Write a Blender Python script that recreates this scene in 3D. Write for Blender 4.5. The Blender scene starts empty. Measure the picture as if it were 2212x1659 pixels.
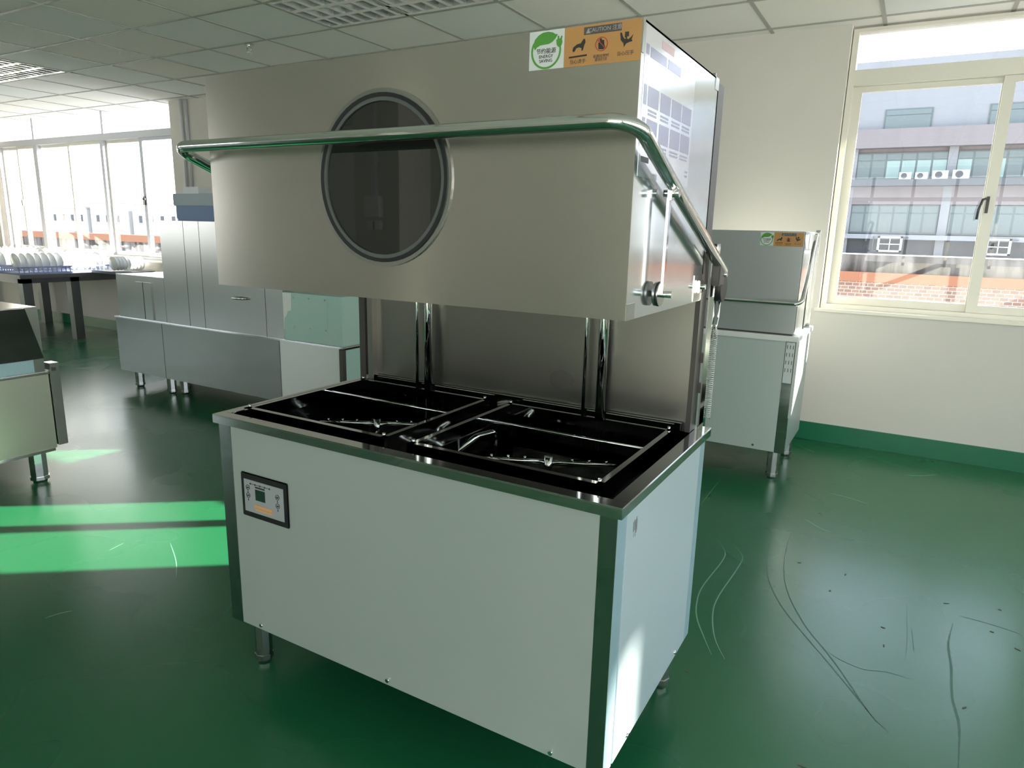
import bpy, bmesh, math, random
from mathutils import Vector, Matrix
random.seed(7)
S = bpy.context.scene
COL = S.collection
PI = math.pi

# ------------------------------------------------------------------ camera
f_px, yaw, pitch, roll = 1477.8, 0.5188, -0.2208, 0.0249
cam = bpy.data.cameras.new('camera'); cam_o = bpy.data.objects.new('camera', cam); COL.objects.link(cam_o)
cam.sensor_width = 36; cam.lens = f_px / 2212 * 36; cam.clip_start = .02; cam.clip_end = 600
fw = Vector((-math.sin(yaw)*math.cos(pitch), math.cos(yaw)*math.cos(pitch), math.sin(pitch)))
rt = Vector((math.cos(yaw), math.sin(yaw), 0)); up = rt.cross(fw)
r2 = rt*math.cos(roll) + up*math.sin(roll); u2 = -rt*math.sin(roll) + up*math.cos(roll)
M = Matrix((r2, u2, -fw)).transposed().to_4x4(); M.translation = Vector((1.7746, -1.2833, 1.4229))
cam_o.matrix_world = M
S.camera = cam_o

# ------------------------------------------------------------------ world, sun, exposure
w = bpy.data.worlds.new('sky'); S.world = w; w.use_nodes = True
nt = w.node_tree; nt.nodes.clear()
wo = nt.nodes.new('ShaderNodeOutputWorld'); bg = nt.nodes.new('ShaderNodeBackground')
tc = nt.nodes.new('ShaderNodeTexCoord'); sx = nt.nodes.new('ShaderNodeSeparateXYZ')
cr = nt.nodes.new('ShaderNodeValToRGB')
cr.color_ramp.elements[0].position = 0.0; cr.color_ramp.elements[0].color = (1.0, .98, .95, 1)
cr.color_ramp.elements[1].position = .7; cr.color_ramp.elements[1].color = (.55, .76, 1.0, 1)
nt.links.new(tc.outputs['Generated'], sx.inputs[0]); nt.links.new(sx.outputs['Z'], cr.inputs[0])
nt.links.new(cr.outputs[0], bg.inputs[0]); bg.inputs[1].default_value = 3.0
nt.links.new(bg.outputs[0], wo.inputs[0])

def light_dir(o, d):
    o.rotation_euler = Vector(d).to_track_quat('-Z', 'Y').to_euler()
sl = bpy.data.lights.new('sun', 'SUN'); sl.energy = 30; sl.angle = math.radians(.3); sl.color = (1, .93, .8)
so = bpy.data.objects.new('sun', sl); COL.objects.link(so); light_dir(so, (-1, -.77, -.49)); so.location = (8, 8, 8)

def portal(name, x0, x1, y, z0, z1, s=-1):
    l = bpy.data.lights.new(name, 'AREA'); l.shape = 'RECTANGLE'; l.size = x1-x0; l.size_y = z1-z0
    l.cycles.is_portal = True
    o = bpy.data.objects.new(name, l); COL.objects.link(o); o.location = ((x0+x1)/2, y, (z0+z1)/2)
    light_dir(o, (0, s, 0))
portal('daylight_portal', -9.95, -5.85, 4.2, .95, 2.74)
portal('daylight_portal', 1.25, 4.25, 4.2, .95, 2.74)
portal('daylight_portal', -11.5, -8.0, -6.25, .95, 2.65, 1)
portal('daylight_portal', .2, 4.4, -6.25, .95, 2.65, 1)
l = bpy.data.lights.new('daylight_portal', 'AREA'); l.shape = 'RECTANGLE'; l.size = 1.7; l.size_y = 8.6; l.cycles.is_portal = True
o = bpy.data.objects.new('daylight_portal', l); COL.objects.link(o); o.location = (4.9, -1.1, 1.8); o.rotation_euler = (0, PI/2, 0)
o2 = bpy.data.objects.new('daylight_portal', l.copy()); o2.data.size_y = 3.8; COL.objects.link(o2); o2.location = (-12.3, -3.5, 1.8); o2.rotation_euler = (0, -PI/2, 0)
S.view_settings.view_transform = 'Standard'; S.view_settings.look = 'None'
S.view_settings.gamma = 1; S.view_settings.use_curve_mapping = False
S.view_settings.exposure = 0.6
S.cycles.use_denoising = True
S.cycles.max_bounces = 10; S.cycles.diffuse_bounces = 5; S.cycles.glossy_bounces = 6; S.cycles.transparent_max_bounces = 12
S.cycles.caustics_reflective = True; S.cycles.caustics_refractive = False
S.cycles.sample_clamp_indirect = 6
S.cycles.blur_glossy = .5

# ------------------------------------------------------------------ materials
def mat(name, col, rough=.5, metal=0., spec=.5, bump=None, aniso=None, var=None, rvar=None, coat=0.):
    m = bpy.data.materials.new(name); m.use_nodes = True; n = m.node_tree; b = n.nodes['Principled BSDF']
    b.inputs['Base Color'].default_value = (*col, 1); b.inputs['Roughness'].default_value = rough
    b.inputs['Metallic'].default_value = metal; b.inputs['Specular IOR Level'].default_value = spec
    b.inputs['Coat Weight'].default_value = coat; b.inputs['Coat Roughness'].default_value = .08
    t = n.nodes.new('ShaderNodeTexCoord')
    def noise(scale, sc3=(1, 1, 1), detail=2, rough_=.55):
        mp = n.nodes.new('ShaderNodeMapping'); mp.inputs['Scale'].default_value = sc3
        n.links.new(t.outputs['Object'], mp.inputs[0])
        x = n.nodes.new('ShaderNodeTexNoise'); x.inputs['Scale'].default_value = scale; x.inputs['Detail'].default_value = detail
        x.inputs['Roughness'].default_value = rough_
        n.links.new(mp.outputs[0], x.inputs['Vector']); return x
    if bump:   # (scale, (sx,sy,sz), strength, distance)
        x = noise(bump[0], bump[1]); bu = n.nodes.new('ShaderNodeBump'); bu.inputs['Strength'].default_value = bump[2]
        bu.inputs['Distance'].default_value = bump[3]
        n.links.new(x.outputs['Fac'], bu.inputs['Height']); n.links.new(bu.outputs[0], b.inputs['Normal'])
    if var:    # (scale, (sx,sy,sz), colour2, lo, hi)
        x = noise(var[0], var[1], 3, .5); r = n.nodes.new('ShaderNodeMapRange'); r.inputs['From Min'].default_value = var[3]; r.inputs['From Max'].default_value = var[4]
        mx = n.nodes.new('ShaderNodeMix'); mx.data_type = 'RGBA'
        mx.inputs['A'].default_value = (*col, 1); mx.inputs['B'].default_value = (*var[2], 1)
        n.links.new(x.outputs['Fac'], r.inputs['Value']); n.links.new(r.outputs[0], mx.inputs['Factor']); n.links.new(mx.outputs['Result'], b.inputs['Base Color'])
    if rvar:   # (scale, (sx,sy,sz), rlo, rhi)
        x = noise(rvar[0], rvar[1], 2); r = n.nodes.new('ShaderNodeMapRange'); r.inputs['From Min'].default_value = .15; r.inputs['From Max'].default_value = .85
        r.inputs['To Min'].default_value = rvar[2]; r.inputs['To Max'].default_value = rvar[3]
        n.links.new(x.outputs['Fac'], r.inputs['Value']); n.links.new(r.outputs[0], b.inputs['Roughness'])
    if aniso:
        b.inputs['Anisotropic'].default_value = aniso[0]; b.inputs['Anisotropic Rotation'].default_value = aniso[1]
        tg = n.nodes.new('ShaderNodeTangent'); tg.direction_type = 'RADIAL'; tg.axis = 'Z'
        n.links.new(tg.outputs[0], b.inputs['Tangent'])
    return m

def glass_mat(name, tint, refl=.08, rough=.0):
    m = bpy.data.materials.new(name); m.use_nodes = True; n = m.node_tree; n.nodes.clear()
    o = n.nodes.new('ShaderNodeOutputMaterial'); tr = n.nodes.new('ShaderNodeBsdfTransparent'); tr.inputs[0].default_value = (*tint, 1)
    g = n.nodes.new('ShaderNodeBsdfGlossy'); g.inputs['Roughness'].default_value = rough
    lw = n.nodes.new('ShaderNodeLayerWeight'); lw.inputs[0].default_value = .5
    pw = n.nodes.new('ShaderNodeMath'); pw.operation = 'POWER'; pw.inputs[1].default_value = 5; n.links.new(lw.outputs['Facing'], pw.inputs[0])
    fr = n.nodes.new('ShaderNodeMath'); fr.operation = 'MULTIPLY_ADD'; fr.inputs[1].default_value = .92; fr.inputs[2].default_value = .04; n.links.new(pw.outputs[0], fr.inputs[0])
    mx = n.nodes.new('ShaderNodeMixShader'); n.links.new(fr.outputs[0], mx.inputs[0]); n.links.new(tr.outputs[0], mx.inputs[1]); n.links.new(g.outputs[0], mx.inputs[2])
    n.links.new(mx.outputs[0], o.inputs[0]); return m

M_ = {}
M_['brushed'] = mat('brushed_steel', (.62, .58, .54), .21, .93, aniso=(.8, .25))
M_['inside'] = mat('inner_steel', (.33, .32, .30), .3, 1, rvar=(3, (1, 1, 1), .24, .36))
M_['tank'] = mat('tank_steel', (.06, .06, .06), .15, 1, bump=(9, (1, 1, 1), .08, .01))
M_['polished'] = mat('polished_steel', (.62, .63, .63), .07, 1, bump=(3, (1, 1, 1), .06, .006))
M_['mirror'] = mat('mirror_steel', (.64, .67, .69), .12, .93, bump=(2.0, (1, 1, 1.4), .16, .012), rvar=(2, (1, 1, 1), .09, .17))
M_['chrome'] = mat('chrome_tube', (.72, .73, .72), .06, 1)
M_['satin'] = mat('satin_steel', (.46, .46, .45), .22, 1)
M_['satin_pale'] = mat('filmed_satin_steel', (.72, .73, .72), .3, .5)  # conveyor panel steel with its bright reflection put into the colour
M_['satin_deep'] = mat('dull_satin_steel', (.27, .29, .27), .22, 1)  # same panel steel, darker: the dim reflection is put into the colour
M_['satin_warm'] = mat('warm_satin_steel', (.66, .64, .54), .34, 1)
M_['film'] = mat('white_film', (.40, .455, .435), .34, .2, var=(1.5, (1, 1, 1), (.43, .475, .455), .3, .7), bump=(120, (1, 1, 1), .02, .001))
M_['film_rear'] = mat('grey_white_film', (.56, .63, .61), .34, .2)
M_['film_hood'] = mat('filmed_steel', (.56, .60, .61), .3, .6)
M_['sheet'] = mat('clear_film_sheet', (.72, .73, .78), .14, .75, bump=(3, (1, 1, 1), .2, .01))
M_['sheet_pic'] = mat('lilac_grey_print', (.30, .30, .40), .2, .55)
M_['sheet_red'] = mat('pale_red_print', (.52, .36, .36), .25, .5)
M_['film_side'] = mat('pale_blue_white_film', (.60, .69, .74), .34, .2, bump=(120, (1, 1, 1), .02, .001))  # lighter, bluer copy of the white film; window skylight put into the colour
M_['film_blue'] = mat('blue_film', (.42, .58, .66), .3, .3, bump=(40, (1, 1, 6), .3, .004))
M_['film_green'] = mat('pale_green_film', (.42, .60, .56), .4, .1, bump=(6, (1, 1, 1), .15, .01))
M_['trim_dark'] = mat('dark_mirror_trim', (.42, .46, .45), .08, 1)
M_['ring_grey'] = mat('dull_grey_ring', (.16, .17, .17), .4, .6)
M_['black'] = mat('black_rubber', (.012, .013, .014), .45)
M_['dark_metal'] = mat('dark_metal', (.075, .068, .065), .4, .3)
M_['dark_panel'] = mat('dark_glossy_panel', (.11, .11, .11), .12, .9, bump=(4, (1, 1, 1), .1, .01))
M_['wall'] = mat('wall_paint', (.74, .70, .645), .75, bump=(60, (1, 1, 1), .05, .002), var=(1.2, (1, 1, 1), (.70, .66, .61), .4, .75))
M_['wall_light'] = mat('light_wall_paint', (.86, .83, .78), .8)
M_['ceil'] = mat('ceiling_tile_board', (.93, .90, .87), .85, bump=(45, (1, 1, 1), .25, .004))
M_['ceil_b'] = mat('ceiling_tile_warm', (.92, .885, .83), .85, bump=(45, (1, 1, 1), .25, .004))
M_['ceil_c'] = mat('ceiling_tile_cool', (.88, .89, .87), .85, bump=(45, (1, 1, 1), .25, .004))
M_['grid'] = mat('ceiling_grid_metal', (.42, .42, .38), .5)
M_['louver'] = mat('louver_metal', (.85, .86, .86), .22, .6)
M_['floor'] = mat('green_epoxy', (.010, .112, .044), .16, 0, .62, bump=(4, (1.6, 1, 1), .07, .01), var=(.8, (1, 1, 1), (.013, .128, .050), .1, .9), rvar=(1.2, (1, 1, 1), .22, .32), coat=.0)
M_['skirt'] = mat('green_skirting_paint', (.010, .16, .075), .25, bump=(12, (1, 1, 1), .12, .01))
M_['alu'] = mat('cream_aluminium', (.80, .77, .68), .35, .1)
M_['alu_blue'] = mat('pale_grey_aluminium', (.66, .67, .72), .4, .1)
M_['scuff'] = mat('rubber_scuff', (.06, .15, .11), .6)
M_['scuff_l'] = mat('pale_scuff', (.16, .36, .25), .5)
M_['debris'] = mat('dust_fleck', (.10, .08, .05), .7)
M_['white'] = mat('white_plastic', (.82, .82, .80), .4)
M_['plate'] = mat('white_porcelain', (.88, .87, .85), .15)
M_['lilac'] = mat('lilac_rack_plastic', (.30, .34, .55), .5)
M_['table'] = mat('dark_table_steel', (.16, .165, .175), .4, .6)
M_['orange'] = mat('orange_plastic', (.85, .28, .06), .5)
M_['blue'] = mat('blue_cover', (.10, .20, .42), .4)
M_['bluegrey'] = mat('blue_grey_cover', (.38, .46, .52), .45)
M_['stk_orange'] = mat('orange_sticker', (.52, .27, .09), .45)
M_['stk_white'] = mat('white_sticker', (.68, .72, .72), .4)
M_['stk_green'] = mat('green_print', (.09, .32, .05), .45)
M_['ink'] = mat('black_print', (.03, .03, .03), .5)
M_['ink_red'] = mat('red_print', (.45, .06, .04), .5)
M_['ink_head'] = mat('grey_header_print', (.11, .09, .08), .5)
M_['ink_grey'] = mat('grey_print', (.22, .22, .23), .5)
M_['ink_or'] = mat('orange_print', (.75, .38, .15), .5)
M_['screen'] = mat('dark_screen', (.02, .05, .035), .15)
M_['keypad'] = mat('grey_keypad', (.36, .38, .40), .4)
M_['paper'] = mat('white_paper', (.85, .85, .83), .8)
M_['glass'] = glass_mat('window_glass', (.93, .95, .95)); M_['glass_fore'] = M_['glass']
M_['porthole'] = mat('smoked_glass', (.014, .014, .013), .02, 0, 1.0)
M_['b_white'] = mat('facade_white', (.23, .23, .25), .9, var=(.5, (1, 1, .25), (.20, .20, .22), .45, .8))
M_['b_pink'] = mat('facade_pink', (.20, .172, .182), .9, var=(.7, (1.5, 1, .15), (0.180, 0.150, 0.155), .45, .75))
M_['b_grey'] = mat('facade_grey', (0.085, 0.085, 0.095), .9)
M_['b_frame'] = mat('facade_window_frame', (0.100, 0.120, 0.125), .6)
M_['b_glass'] = mat('facade_glass', (.10, .13, .14), .15, 0, .6)
M_['b_glass_l'] = mat('facade_curtained_glass', (0.225, 0.310, 0.300), .2)
M_['b_ac'] = mat('air_conditioner_white', (0.496, 0.496, 0.496), .5)
M_['concrete'] = mat('stained_concrete', (0.165, 0.150, 0.145), .9, var=(3.5, (1.6, 1, .25), (0.030, 0.025, 0.025), .42, .62))
M_['band'] = mat('terracotta_band', (0.250, 0.100, 0.055), .8)
M_['tree'] = mat('tree_green', (.10, .16, .06), .9)
M_['ground'] = mat('pale_ground', (.62, .60, .56), .95)
M_['tin'] = mat('pale_far_wall', (0.465, 0.446, 0.446), .9)
M_['red_far'] = mat('red_far_roof', (.42, .16, .12), .8)
# brick material
mb = mat('brick_facing', (.22, .13, .10), .9); n = mb.node_tree
bt = n.nodes.new('ShaderNodeTexBrick'); tc2 = n.nodes.new('ShaderNodeTexCoord'); mp = n.nodes.new('ShaderNodeMapping'); mp.inputs['Rotation'].default_value = (PI/2, 0, 0)
n.links.new(tc2.outputs['Object'], mp.inputs[0]); n.links.new(mp.outputs[0], bt.inputs['Vector'])
bt.inputs['Scale'].default_value = 5; bt.inputs['Color1'].default_value = (.24, .14, .11, 1); bt.inputs['Color2'].default_value = (.16, .095, .08, 1); bt.inputs['Mortar'].default_value = (.36, .30, .27, 1)
bt.inputs['Mortar Size'].default_value = .025; bt.inputs['Row Height'].default_value = .25
n.links.new(bt.outputs['Color'], n.nodes['Principled BSDF'].inputs['Base Color']); M_['brick'] = mb

# ------------------------------------------------------------------ helpers
ORG = {}
def box(bm, x0, x1, y0, y1, z0, z1):
    v = [bm.verts.new(p) for p in ((x0,y0,z0),(x1,y0,z0),(x1,y1,z0),(x0,y1,z0),(x0,y0,z1),(x1,y0,z1),(x1,y1,z1),(x0,y1,z1))]
    for f in ((0,3,2,1),(4,5,6,7),(0,1,5,4),(1,2,6,5),(2,3,7,6),(3,0,4,7)): bm.faces.new([v[i] for i in f])
    return v
def B(*bs):
    bm = bmesh.new()
    for b in bs: box(bm, *b)
    return bm
def prism(bm, poly, axis, a0, a1):
    """poly = 2D points in the two other axes (in x,y,z order), extruded along axis"""
    def P(p, a):
        if axis == 'x': return (a, p[0], p[1])
        if axis == 'y': return (p[0], a, p[1])
        return (p[0], p[1], a)
    A = [bm.verts.new(P(p, a0)) for p in poly]; C = [bm.verts.new(P(p, a1)) for p in poly]; k = len(poly)
    bm.faces.new(A); bm.faces.new(C[::-1])
    for i in range(k): bm.faces.new((A[i], C[i], C[(i+1) % k], A[(i+1) % k]))
def tube(bm, pts, r, seg=14, cap=True, closed=False):
    pts = [Vector(p) for p in pts]; rings = []; n_ = len(pts)
    prev = None
    for i, p in enumerate(pts):
        if closed: t = (pts[(i+1) % n_] - pts[i-1]).normalized()
        else: t = (pts[min(i+1, n_-1)] - pts[max(i-1, 0)]).normalized()
        if prev is None:
            a = Vector((0, 0, 1)) if abs(t.z) < .9 else Vector((1, 0, 0)); u = t.cross(a).normalized()
        else: u = (prev - t*prev.dot(t)).normalized()
        prev = u; v = t.cross(u)
        rr = r[i] if isinstance(r, (list, tuple)) else r
        rings.append([bm.verts.new(p + (u*math.cos(k*2*PI/seg) + v*math.sin(k*2*PI/seg))*rr) for k in range(seg)])
    m = n_ if closed else n_-1
    for i in range(m):
        A, C = rings[i], rings[(i+1) % n_]
        for k in range(seg): bm.faces.new((A[k], A[(k+1) % seg], C[(k+1) % seg], C[k])).smooth = True
    if cap and not closed: bm.faces.new(rings[0][::-1]); bm.faces.new(rings[-1])
def T(pts, r, seg=14, **k):
    bm = bmesh.new(); tube(bm, pts, r, seg, **k); return bm
def fillet(pts, rad, n_=6):
    pts = [Vector(p) for p in pts]; out = [pts[0]]
    for i in range(1, len(pts)-1):
        a = (pts[i-1]-pts[i]).normalized(); b = (pts[i+1]-pts[i]).normalized()
        ang = a.angle(b); d = rad/math.tan(ang/2); p0 = pts[i]+a*d; p2 = pts[i]+b*d
        bis = (a+b).normalized(); c = pts[i]+bis*(rad/math.sin(ang/2))
        v0 = p0-c; v2 = p2-c; th = v0.angle(v2)
        for k in range(n_+1):
            s = k/n_; out.append(c + (v0*math.sin((1-s)*th)+v2*math.sin(s*th))/math.sin(th))
    out.append(pts[-1]); return out
def obj(name, bm, m, parent=None, bevel=0, smooth=False, label=None, kind=None):
    bmesh.ops.recalc_face_normals(bm, faces=bm.faces)
    me = bpy.data.meshes.new(name)
    if bevel:
        bmesh.ops.bevel(bm, geom=[e for e in bm.edges if len(e.link_faces) == 2 and e.calc_face_angle(0) > .6], offset=bevel, segments=2, affect='EDGES', clamp_overlap=True)
    bm.to_mesh(me); bm.free()
    if smooth:
        for p in me.polygons: p.use_smooth = True
    if m: me.materials.append(M_[m])
    o = bpy.data.objects.new(name, me); COL.objects.link(o)
    if parent:
        o.parent = parent; po = ORG[parent.name]; 
        o.location = -po if parent.type == 'EMPTY' else (0, 0, 0)
        if parent.type != 'EMPTY' and po.length: o.location = (0, 0, 0)
    ORG[o.name] = Vector((0, 0, 0))
    if label: o['label'] = label
    if kind: o['kind'] = kind
    return o
def tag(o, label, cat, group=None, kind=None):
    if label: o['label'] = label
    if cat: o['category'] = cat
    if group: o['group'] = group
    if kind: o['kind'] = kind
    return o
def thing(name, label, cat, loc=(0, 0, 0), group=None):
    o = bpy.data.objects.new(name, None); COL.objects.link(o); o.location = loc; o.empty_display_size = .1
    ORG[o.name] = Vector(loc); return tag(o, label, cat, group)
def struct(name, bm, m, parent=None):
    o = obj(name, bm, m, parent)
    if parent is None: o['kind'] = 'structure'
    return o
def dup(root, loc, label=None, name=None):
    r = root.copy(); COL.objects.link(r); r.location = loc; ORG[r.name] = Vector(loc)
    if label: r['label'] = label
    for ch in list(root.children):
        c = ch.copy(); COL.objects.link(c); c.parent = r
        for g in ch.children:
            d = g.copy(); COL.objects.link(d); d.parent = c
    return r
def text_bm(bm, s, size, mat4, extrude=.0002, align='CENTER'):
    cu = bpy.data.curves.new('t', 'FONT'); cu.body = s; cu.size = size; cu.extrude = extrude; cu.align_x = align; cu.align_y = 'CENTER'; cu.resolution_u = 3
    cu.space_line = .95
    o = bpy.data.objects.new('t', cu); COL.objects.link(o)
    dg = bpy.context.evaluated_depsgraph_get(); e = o.evaluated_get(dg); me = e.to_mesh()
    me2 = me.copy() if False else me
    k = len(bm.verts); bm.from_mesh(me2); bm.verts.ensure_lookup_table()
    for v in bm.verts[k:]: v.co = mat4 @ v.co
    e.to_mesh_clear(); bpy.data.objects.remove(o); bpy.data.curves.remove(cu)
FRONT = lambda x, y, z: Matrix.Translation((x, y, z)) @ Matrix.Rotation(PI/2, 4, 'X')       # text faces -Y
def poly_front(bm, pts, y0, y1): prism(bm, pts, 'y', y0, y1)
def circ(cx, cz, r, k=28, a0=0, a1=2*PI, rz=None): return [(cx+r*math.cos(a0+(a1-a0)*i/k), cz+(rz or r)*math.sin(a0+(a1-a0)*i/k)) for i in range(k if abs(a1-a0) > 6.2 else k+1)]
def ring(bm, cx, cz, r0, r1, y0, y1, k=56, a0=0, a1=2*PI):
    """flat ring facing -Y, thickness y0..y1"""
    full = abs(a1-a0) > 6.2; m = k if full else k+1; V = []
    for i in range(m):
        a = a0+(a1-a0)*i/k; c, s = math.cos(a), math.sin(a)
        V.append([bm.verts.new((cx+r*c, y, cz+r*s)) for r, y in ((r0, y0), (r1, y0), (r1, y1), (r0, y1))])
    for i in range(k):
        A, C = V[i], V[(i+1) % m]
        for j in range(4): bm.faces.new((A[j], A[(j+1) % 4], C[(j+1) % 4], C[j]))
    if not full: bm.faces.new(V[0]); bm.faces.new(V[-1][::-1])

# ------------------------------------------------------------------ room
RX0, RX1, RY0, WY, CZ = -12.0, 4.6, -6.0, 3.93, 2.76
struct('floor', B((RX0-.2, RX1+.2, RY0-.2, WY+.3, -.12, 0)), 'floor')
fl = bpy.data.objects['floor']
# back wall with two openings; the second opening is high only beyond x = 2.9
wb = B((RX0, RX1, WY, 4.17, 0, .935), (RX0, -9.98, WY, 4.17, .935, 3.0), (-5.80, 1.245, WY, 4.17, .935, 3.0),
       (2.78, 4.24, WY, 4.17, .935, 1.95), (4.24, RX1, WY, 4.17, .935, 3.0),
       (-9.98, -5.80, WY, 4.17, 2.80, 3.0), (1.245, 4.24, WY, 4.17, 2.80, 3.0))
struct('wall_back', wb, 'wall')
struct('wall_left', B((RX0-.2, RX0, RY0, 4.17, 0, .94), (RX0-.2, RX0, RY0, 4.17, 2.66, 3.0), (RX0-.2, RX0, RY0, -5.4, .94, 2.66), (RX0-.2, RX0, -1.6, 4.17, .94, 2.66)), 'wall')
bm = B((RX0-.12, RX0-.05, -5.4, -1.6, .94, 1.0), (RX0-.12, RX0-.05, -5.4, -1.6, 2.60, 2.66))
for k in range(5): y = -5.4+(3.8-.06)*k/4; box(bm, RX0-.12, RX0-.05, y, y+.06, 1.0, 2.60)
wf = struct('window_7', bm, 'alu')  # unseen window, added to light the left of the room
for k in range(4): obj('pane', B((RX0-.09, RX0-.085, -5.4+3.8*k/4+.03, -5.4+3.8*(k+1)/4, .98, 2.62)), 'glass', wf)
struct('wall_right', B((RX1, RX1+.2, RY0, 4.17, 0, .94), (RX1, RX1+.2, RY0, 4.17, 2.66, 3.0), (RX1, RX1+.2, RY0, -5.4, .94, 2.66), (RX1, RX1+.2, 3.2, 4.17, .94, 2.66)), 'wall')
bm = B((RX1+.05, RX1+.12, -5.4, 3.2, .94, 1.0), (RX1+.05, RX1+.12, -5.4, 3.2, 2.60, 2.66), (RX1+.052, RX1+.118, -5.4, 3.2, 2.15, 2.22))
for k in range(9): y = -5.4+(8.6-.06)*k/8; box(bm, RX1+.05, RX1+.12, y, y+.06, 1.0, 2.60)
wf = struct('window_6', bm, 'alu')  # unseen window, added to brighten the cabinet side and the interior
for k in range(8): obj('pane', B((RX1+.085, RX1+.09, -5.4+8.6*k/8+.03, -5.4+8.6*(k+1)/8, .98, 2.62)), 'glass', wf)
tw = struct('exterior_tower_block', B((25, 27, 15.2, 18.15, -8.5, 15)), 'b_white')  # added unseen slab that keeps the sun out of the right wall window
obj('roof_screen', B((25, 25.15, 18.15, 18.30, 8, 15), (25, 25.15, 18.52, 19.5, 8, 15), (25, 25.15, 18.30, 18.52, 8, 11.68), (25, 25.15, 18.30, 18.52, 12.08, 15), (25.5, 26, 18.3, 19.5, -8.5, 8)), 'b_white', tw)  # added screen; its slit shapes the sun streak on the cabinet side
struct('wall_front', B((RX0, RX1, RY0-.2, RY0, 0, .94), (RX0, RX1, RY0-.2, RY0, 2.66, 3.0), (RX0, -11.5, RY0-.2, RY0, .94, 2.66), (-8.0, .2, RY0-.2, RY0, .94, 2.66), (4.4, RX1, RY0-.2, RY0, .94, 2.66)), 'wall_light')
for i_, (a_, b_) in enumerate(((-11.5, -8.0), (.2, 4.4))):  # unseen windows behind the camera, added as fill for the machine fronts
    bm = B((a_, b_, RY0-.12, RY0-.05, .94, 1.0), (a_, b_, RY0-.12, RY0-.05, 2.60, 2.66), (a_, b_, RY0-.12, RY0-.05, 2.15, 2.22))
    for k in range(7): x = a_+(b_-a_-.05)*k/6; box(bm, x, x+.05, RY0-.12, RY0-.05, .94, 2.66)
    wf = struct('window_%d' % (4+i_), bm, 'alu')
    for k in range(6): obj('pane', B((a_+(b_-a_)*k/6+.03, a_+(b_-a_)*(k+1)/6, RY0-.09, RY0-.085, .98, 2.62)), 'glass_fore', wf)
struct('column', B((-3.17, -2.60, -4.5, -4.0, 0, CZ)), 'wall')
cb = bpy.data.objects['column']
obj('switch_box', B((-2.98, -2.80, -4.0, -3.93, 1.52, 1.72), (-2.98, -2.91, -4.0, -3.96, 1.40, 1.48), (-2.88, -2.81, -4.0, -3.96, 1.40, 1.48)), 'white', cb)
obj('conduit', B((-2.92, -2.86, -4.0, -3.96, 1.72, CZ)), 'alu_blue', cb)
struct('baseboard_back', B((RX0, RX1, WY-.012, WY+.01, 0, .128)), 'skirt')
struct('baseboard_left', B((RX0-.01, RX0+.012, RY0, WY, 0, .128)), 'skirt')
struct('baseboard_right', B((RX1-.012, RX1+.01, RY0, WY, 0, .128)), 'skirt')
# ceiling: plenum slab, T-bar grid, tiles
ceil = struct('ceiling', B((RX0-.2, RX1+.2, RY0-.2, 4.45, CZ+.14, CZ+.22)), 'white')
gx = [-.583+.67*k for k in range(-17, 8)]; gy = [1.955+.61*k if k < 2 else 1.955+.61*k+.01*k for k in range(-13, 4)]
bm = bmesh.new()
for x in gx: box(bm, x-.012, x+.012, RY0, 4.17, CZ, CZ+.02)
for y in gy: box(bm, RX0, RX1, y-.012, y+.012, CZ-.0006, CZ+.0194)
obj('ceiling_grid', bm, 'grid', ceil)
lights_cells = {(-1.923, 1.955), (-1.253, 1.955), (-6.613, 1.955), (-5.943, 1.955)}
seen, far = [], bmesh.new()
tile_me = None
for i in range(len(gx)-1):
    for j in range(-1, len(gy)):
        x0, x1 = gx[i]+.010, gx[i+1]-.010
        y0 = (gy[j] if j >= 0 else RY0)+.010; y1 = (gy[j+1]-.010 if j < len(gy)-1 else 4.16)
        if any(abs(gx[i]-a) < .03 and abs((gy[j] if j >= 0 else RY0)-b) < .03 for a, b in lights_cells): continue
        vis = y0 > 1.2 and -8.5 < x0 < 2.7 and not (x0 > -1.3 and y0 < 1.9)
        if vis:
            bm = B((x0, x1, y0, y1, CZ+.004, CZ+.02))
            dz = random.uniform(-.0006, .0012)
            for v in bm.verts: v.co.z += dz
            obj('ceiling_tile', bm, random.choice(['ceil', 'ceil', 'ceil_b', 'ceil_c']), ceil)
        else: box(far, x0, x1, y0, y1, CZ+.004, CZ+.02)
obj('ceiling_tile', far, 'ceil', ceil, kind='stuff')

# unseen slanted slab added outside the second window to block high sun
bm = bmesh.new(); prism(bm, [(.2, 4.17), (2.75+1.3*.12, 4.17), (2.75+1.3*1.9, 5.95), (.2, 5.95)], 'z', 3.3, 3.42)
struct('window_eave', bm, 'b_white')
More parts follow.
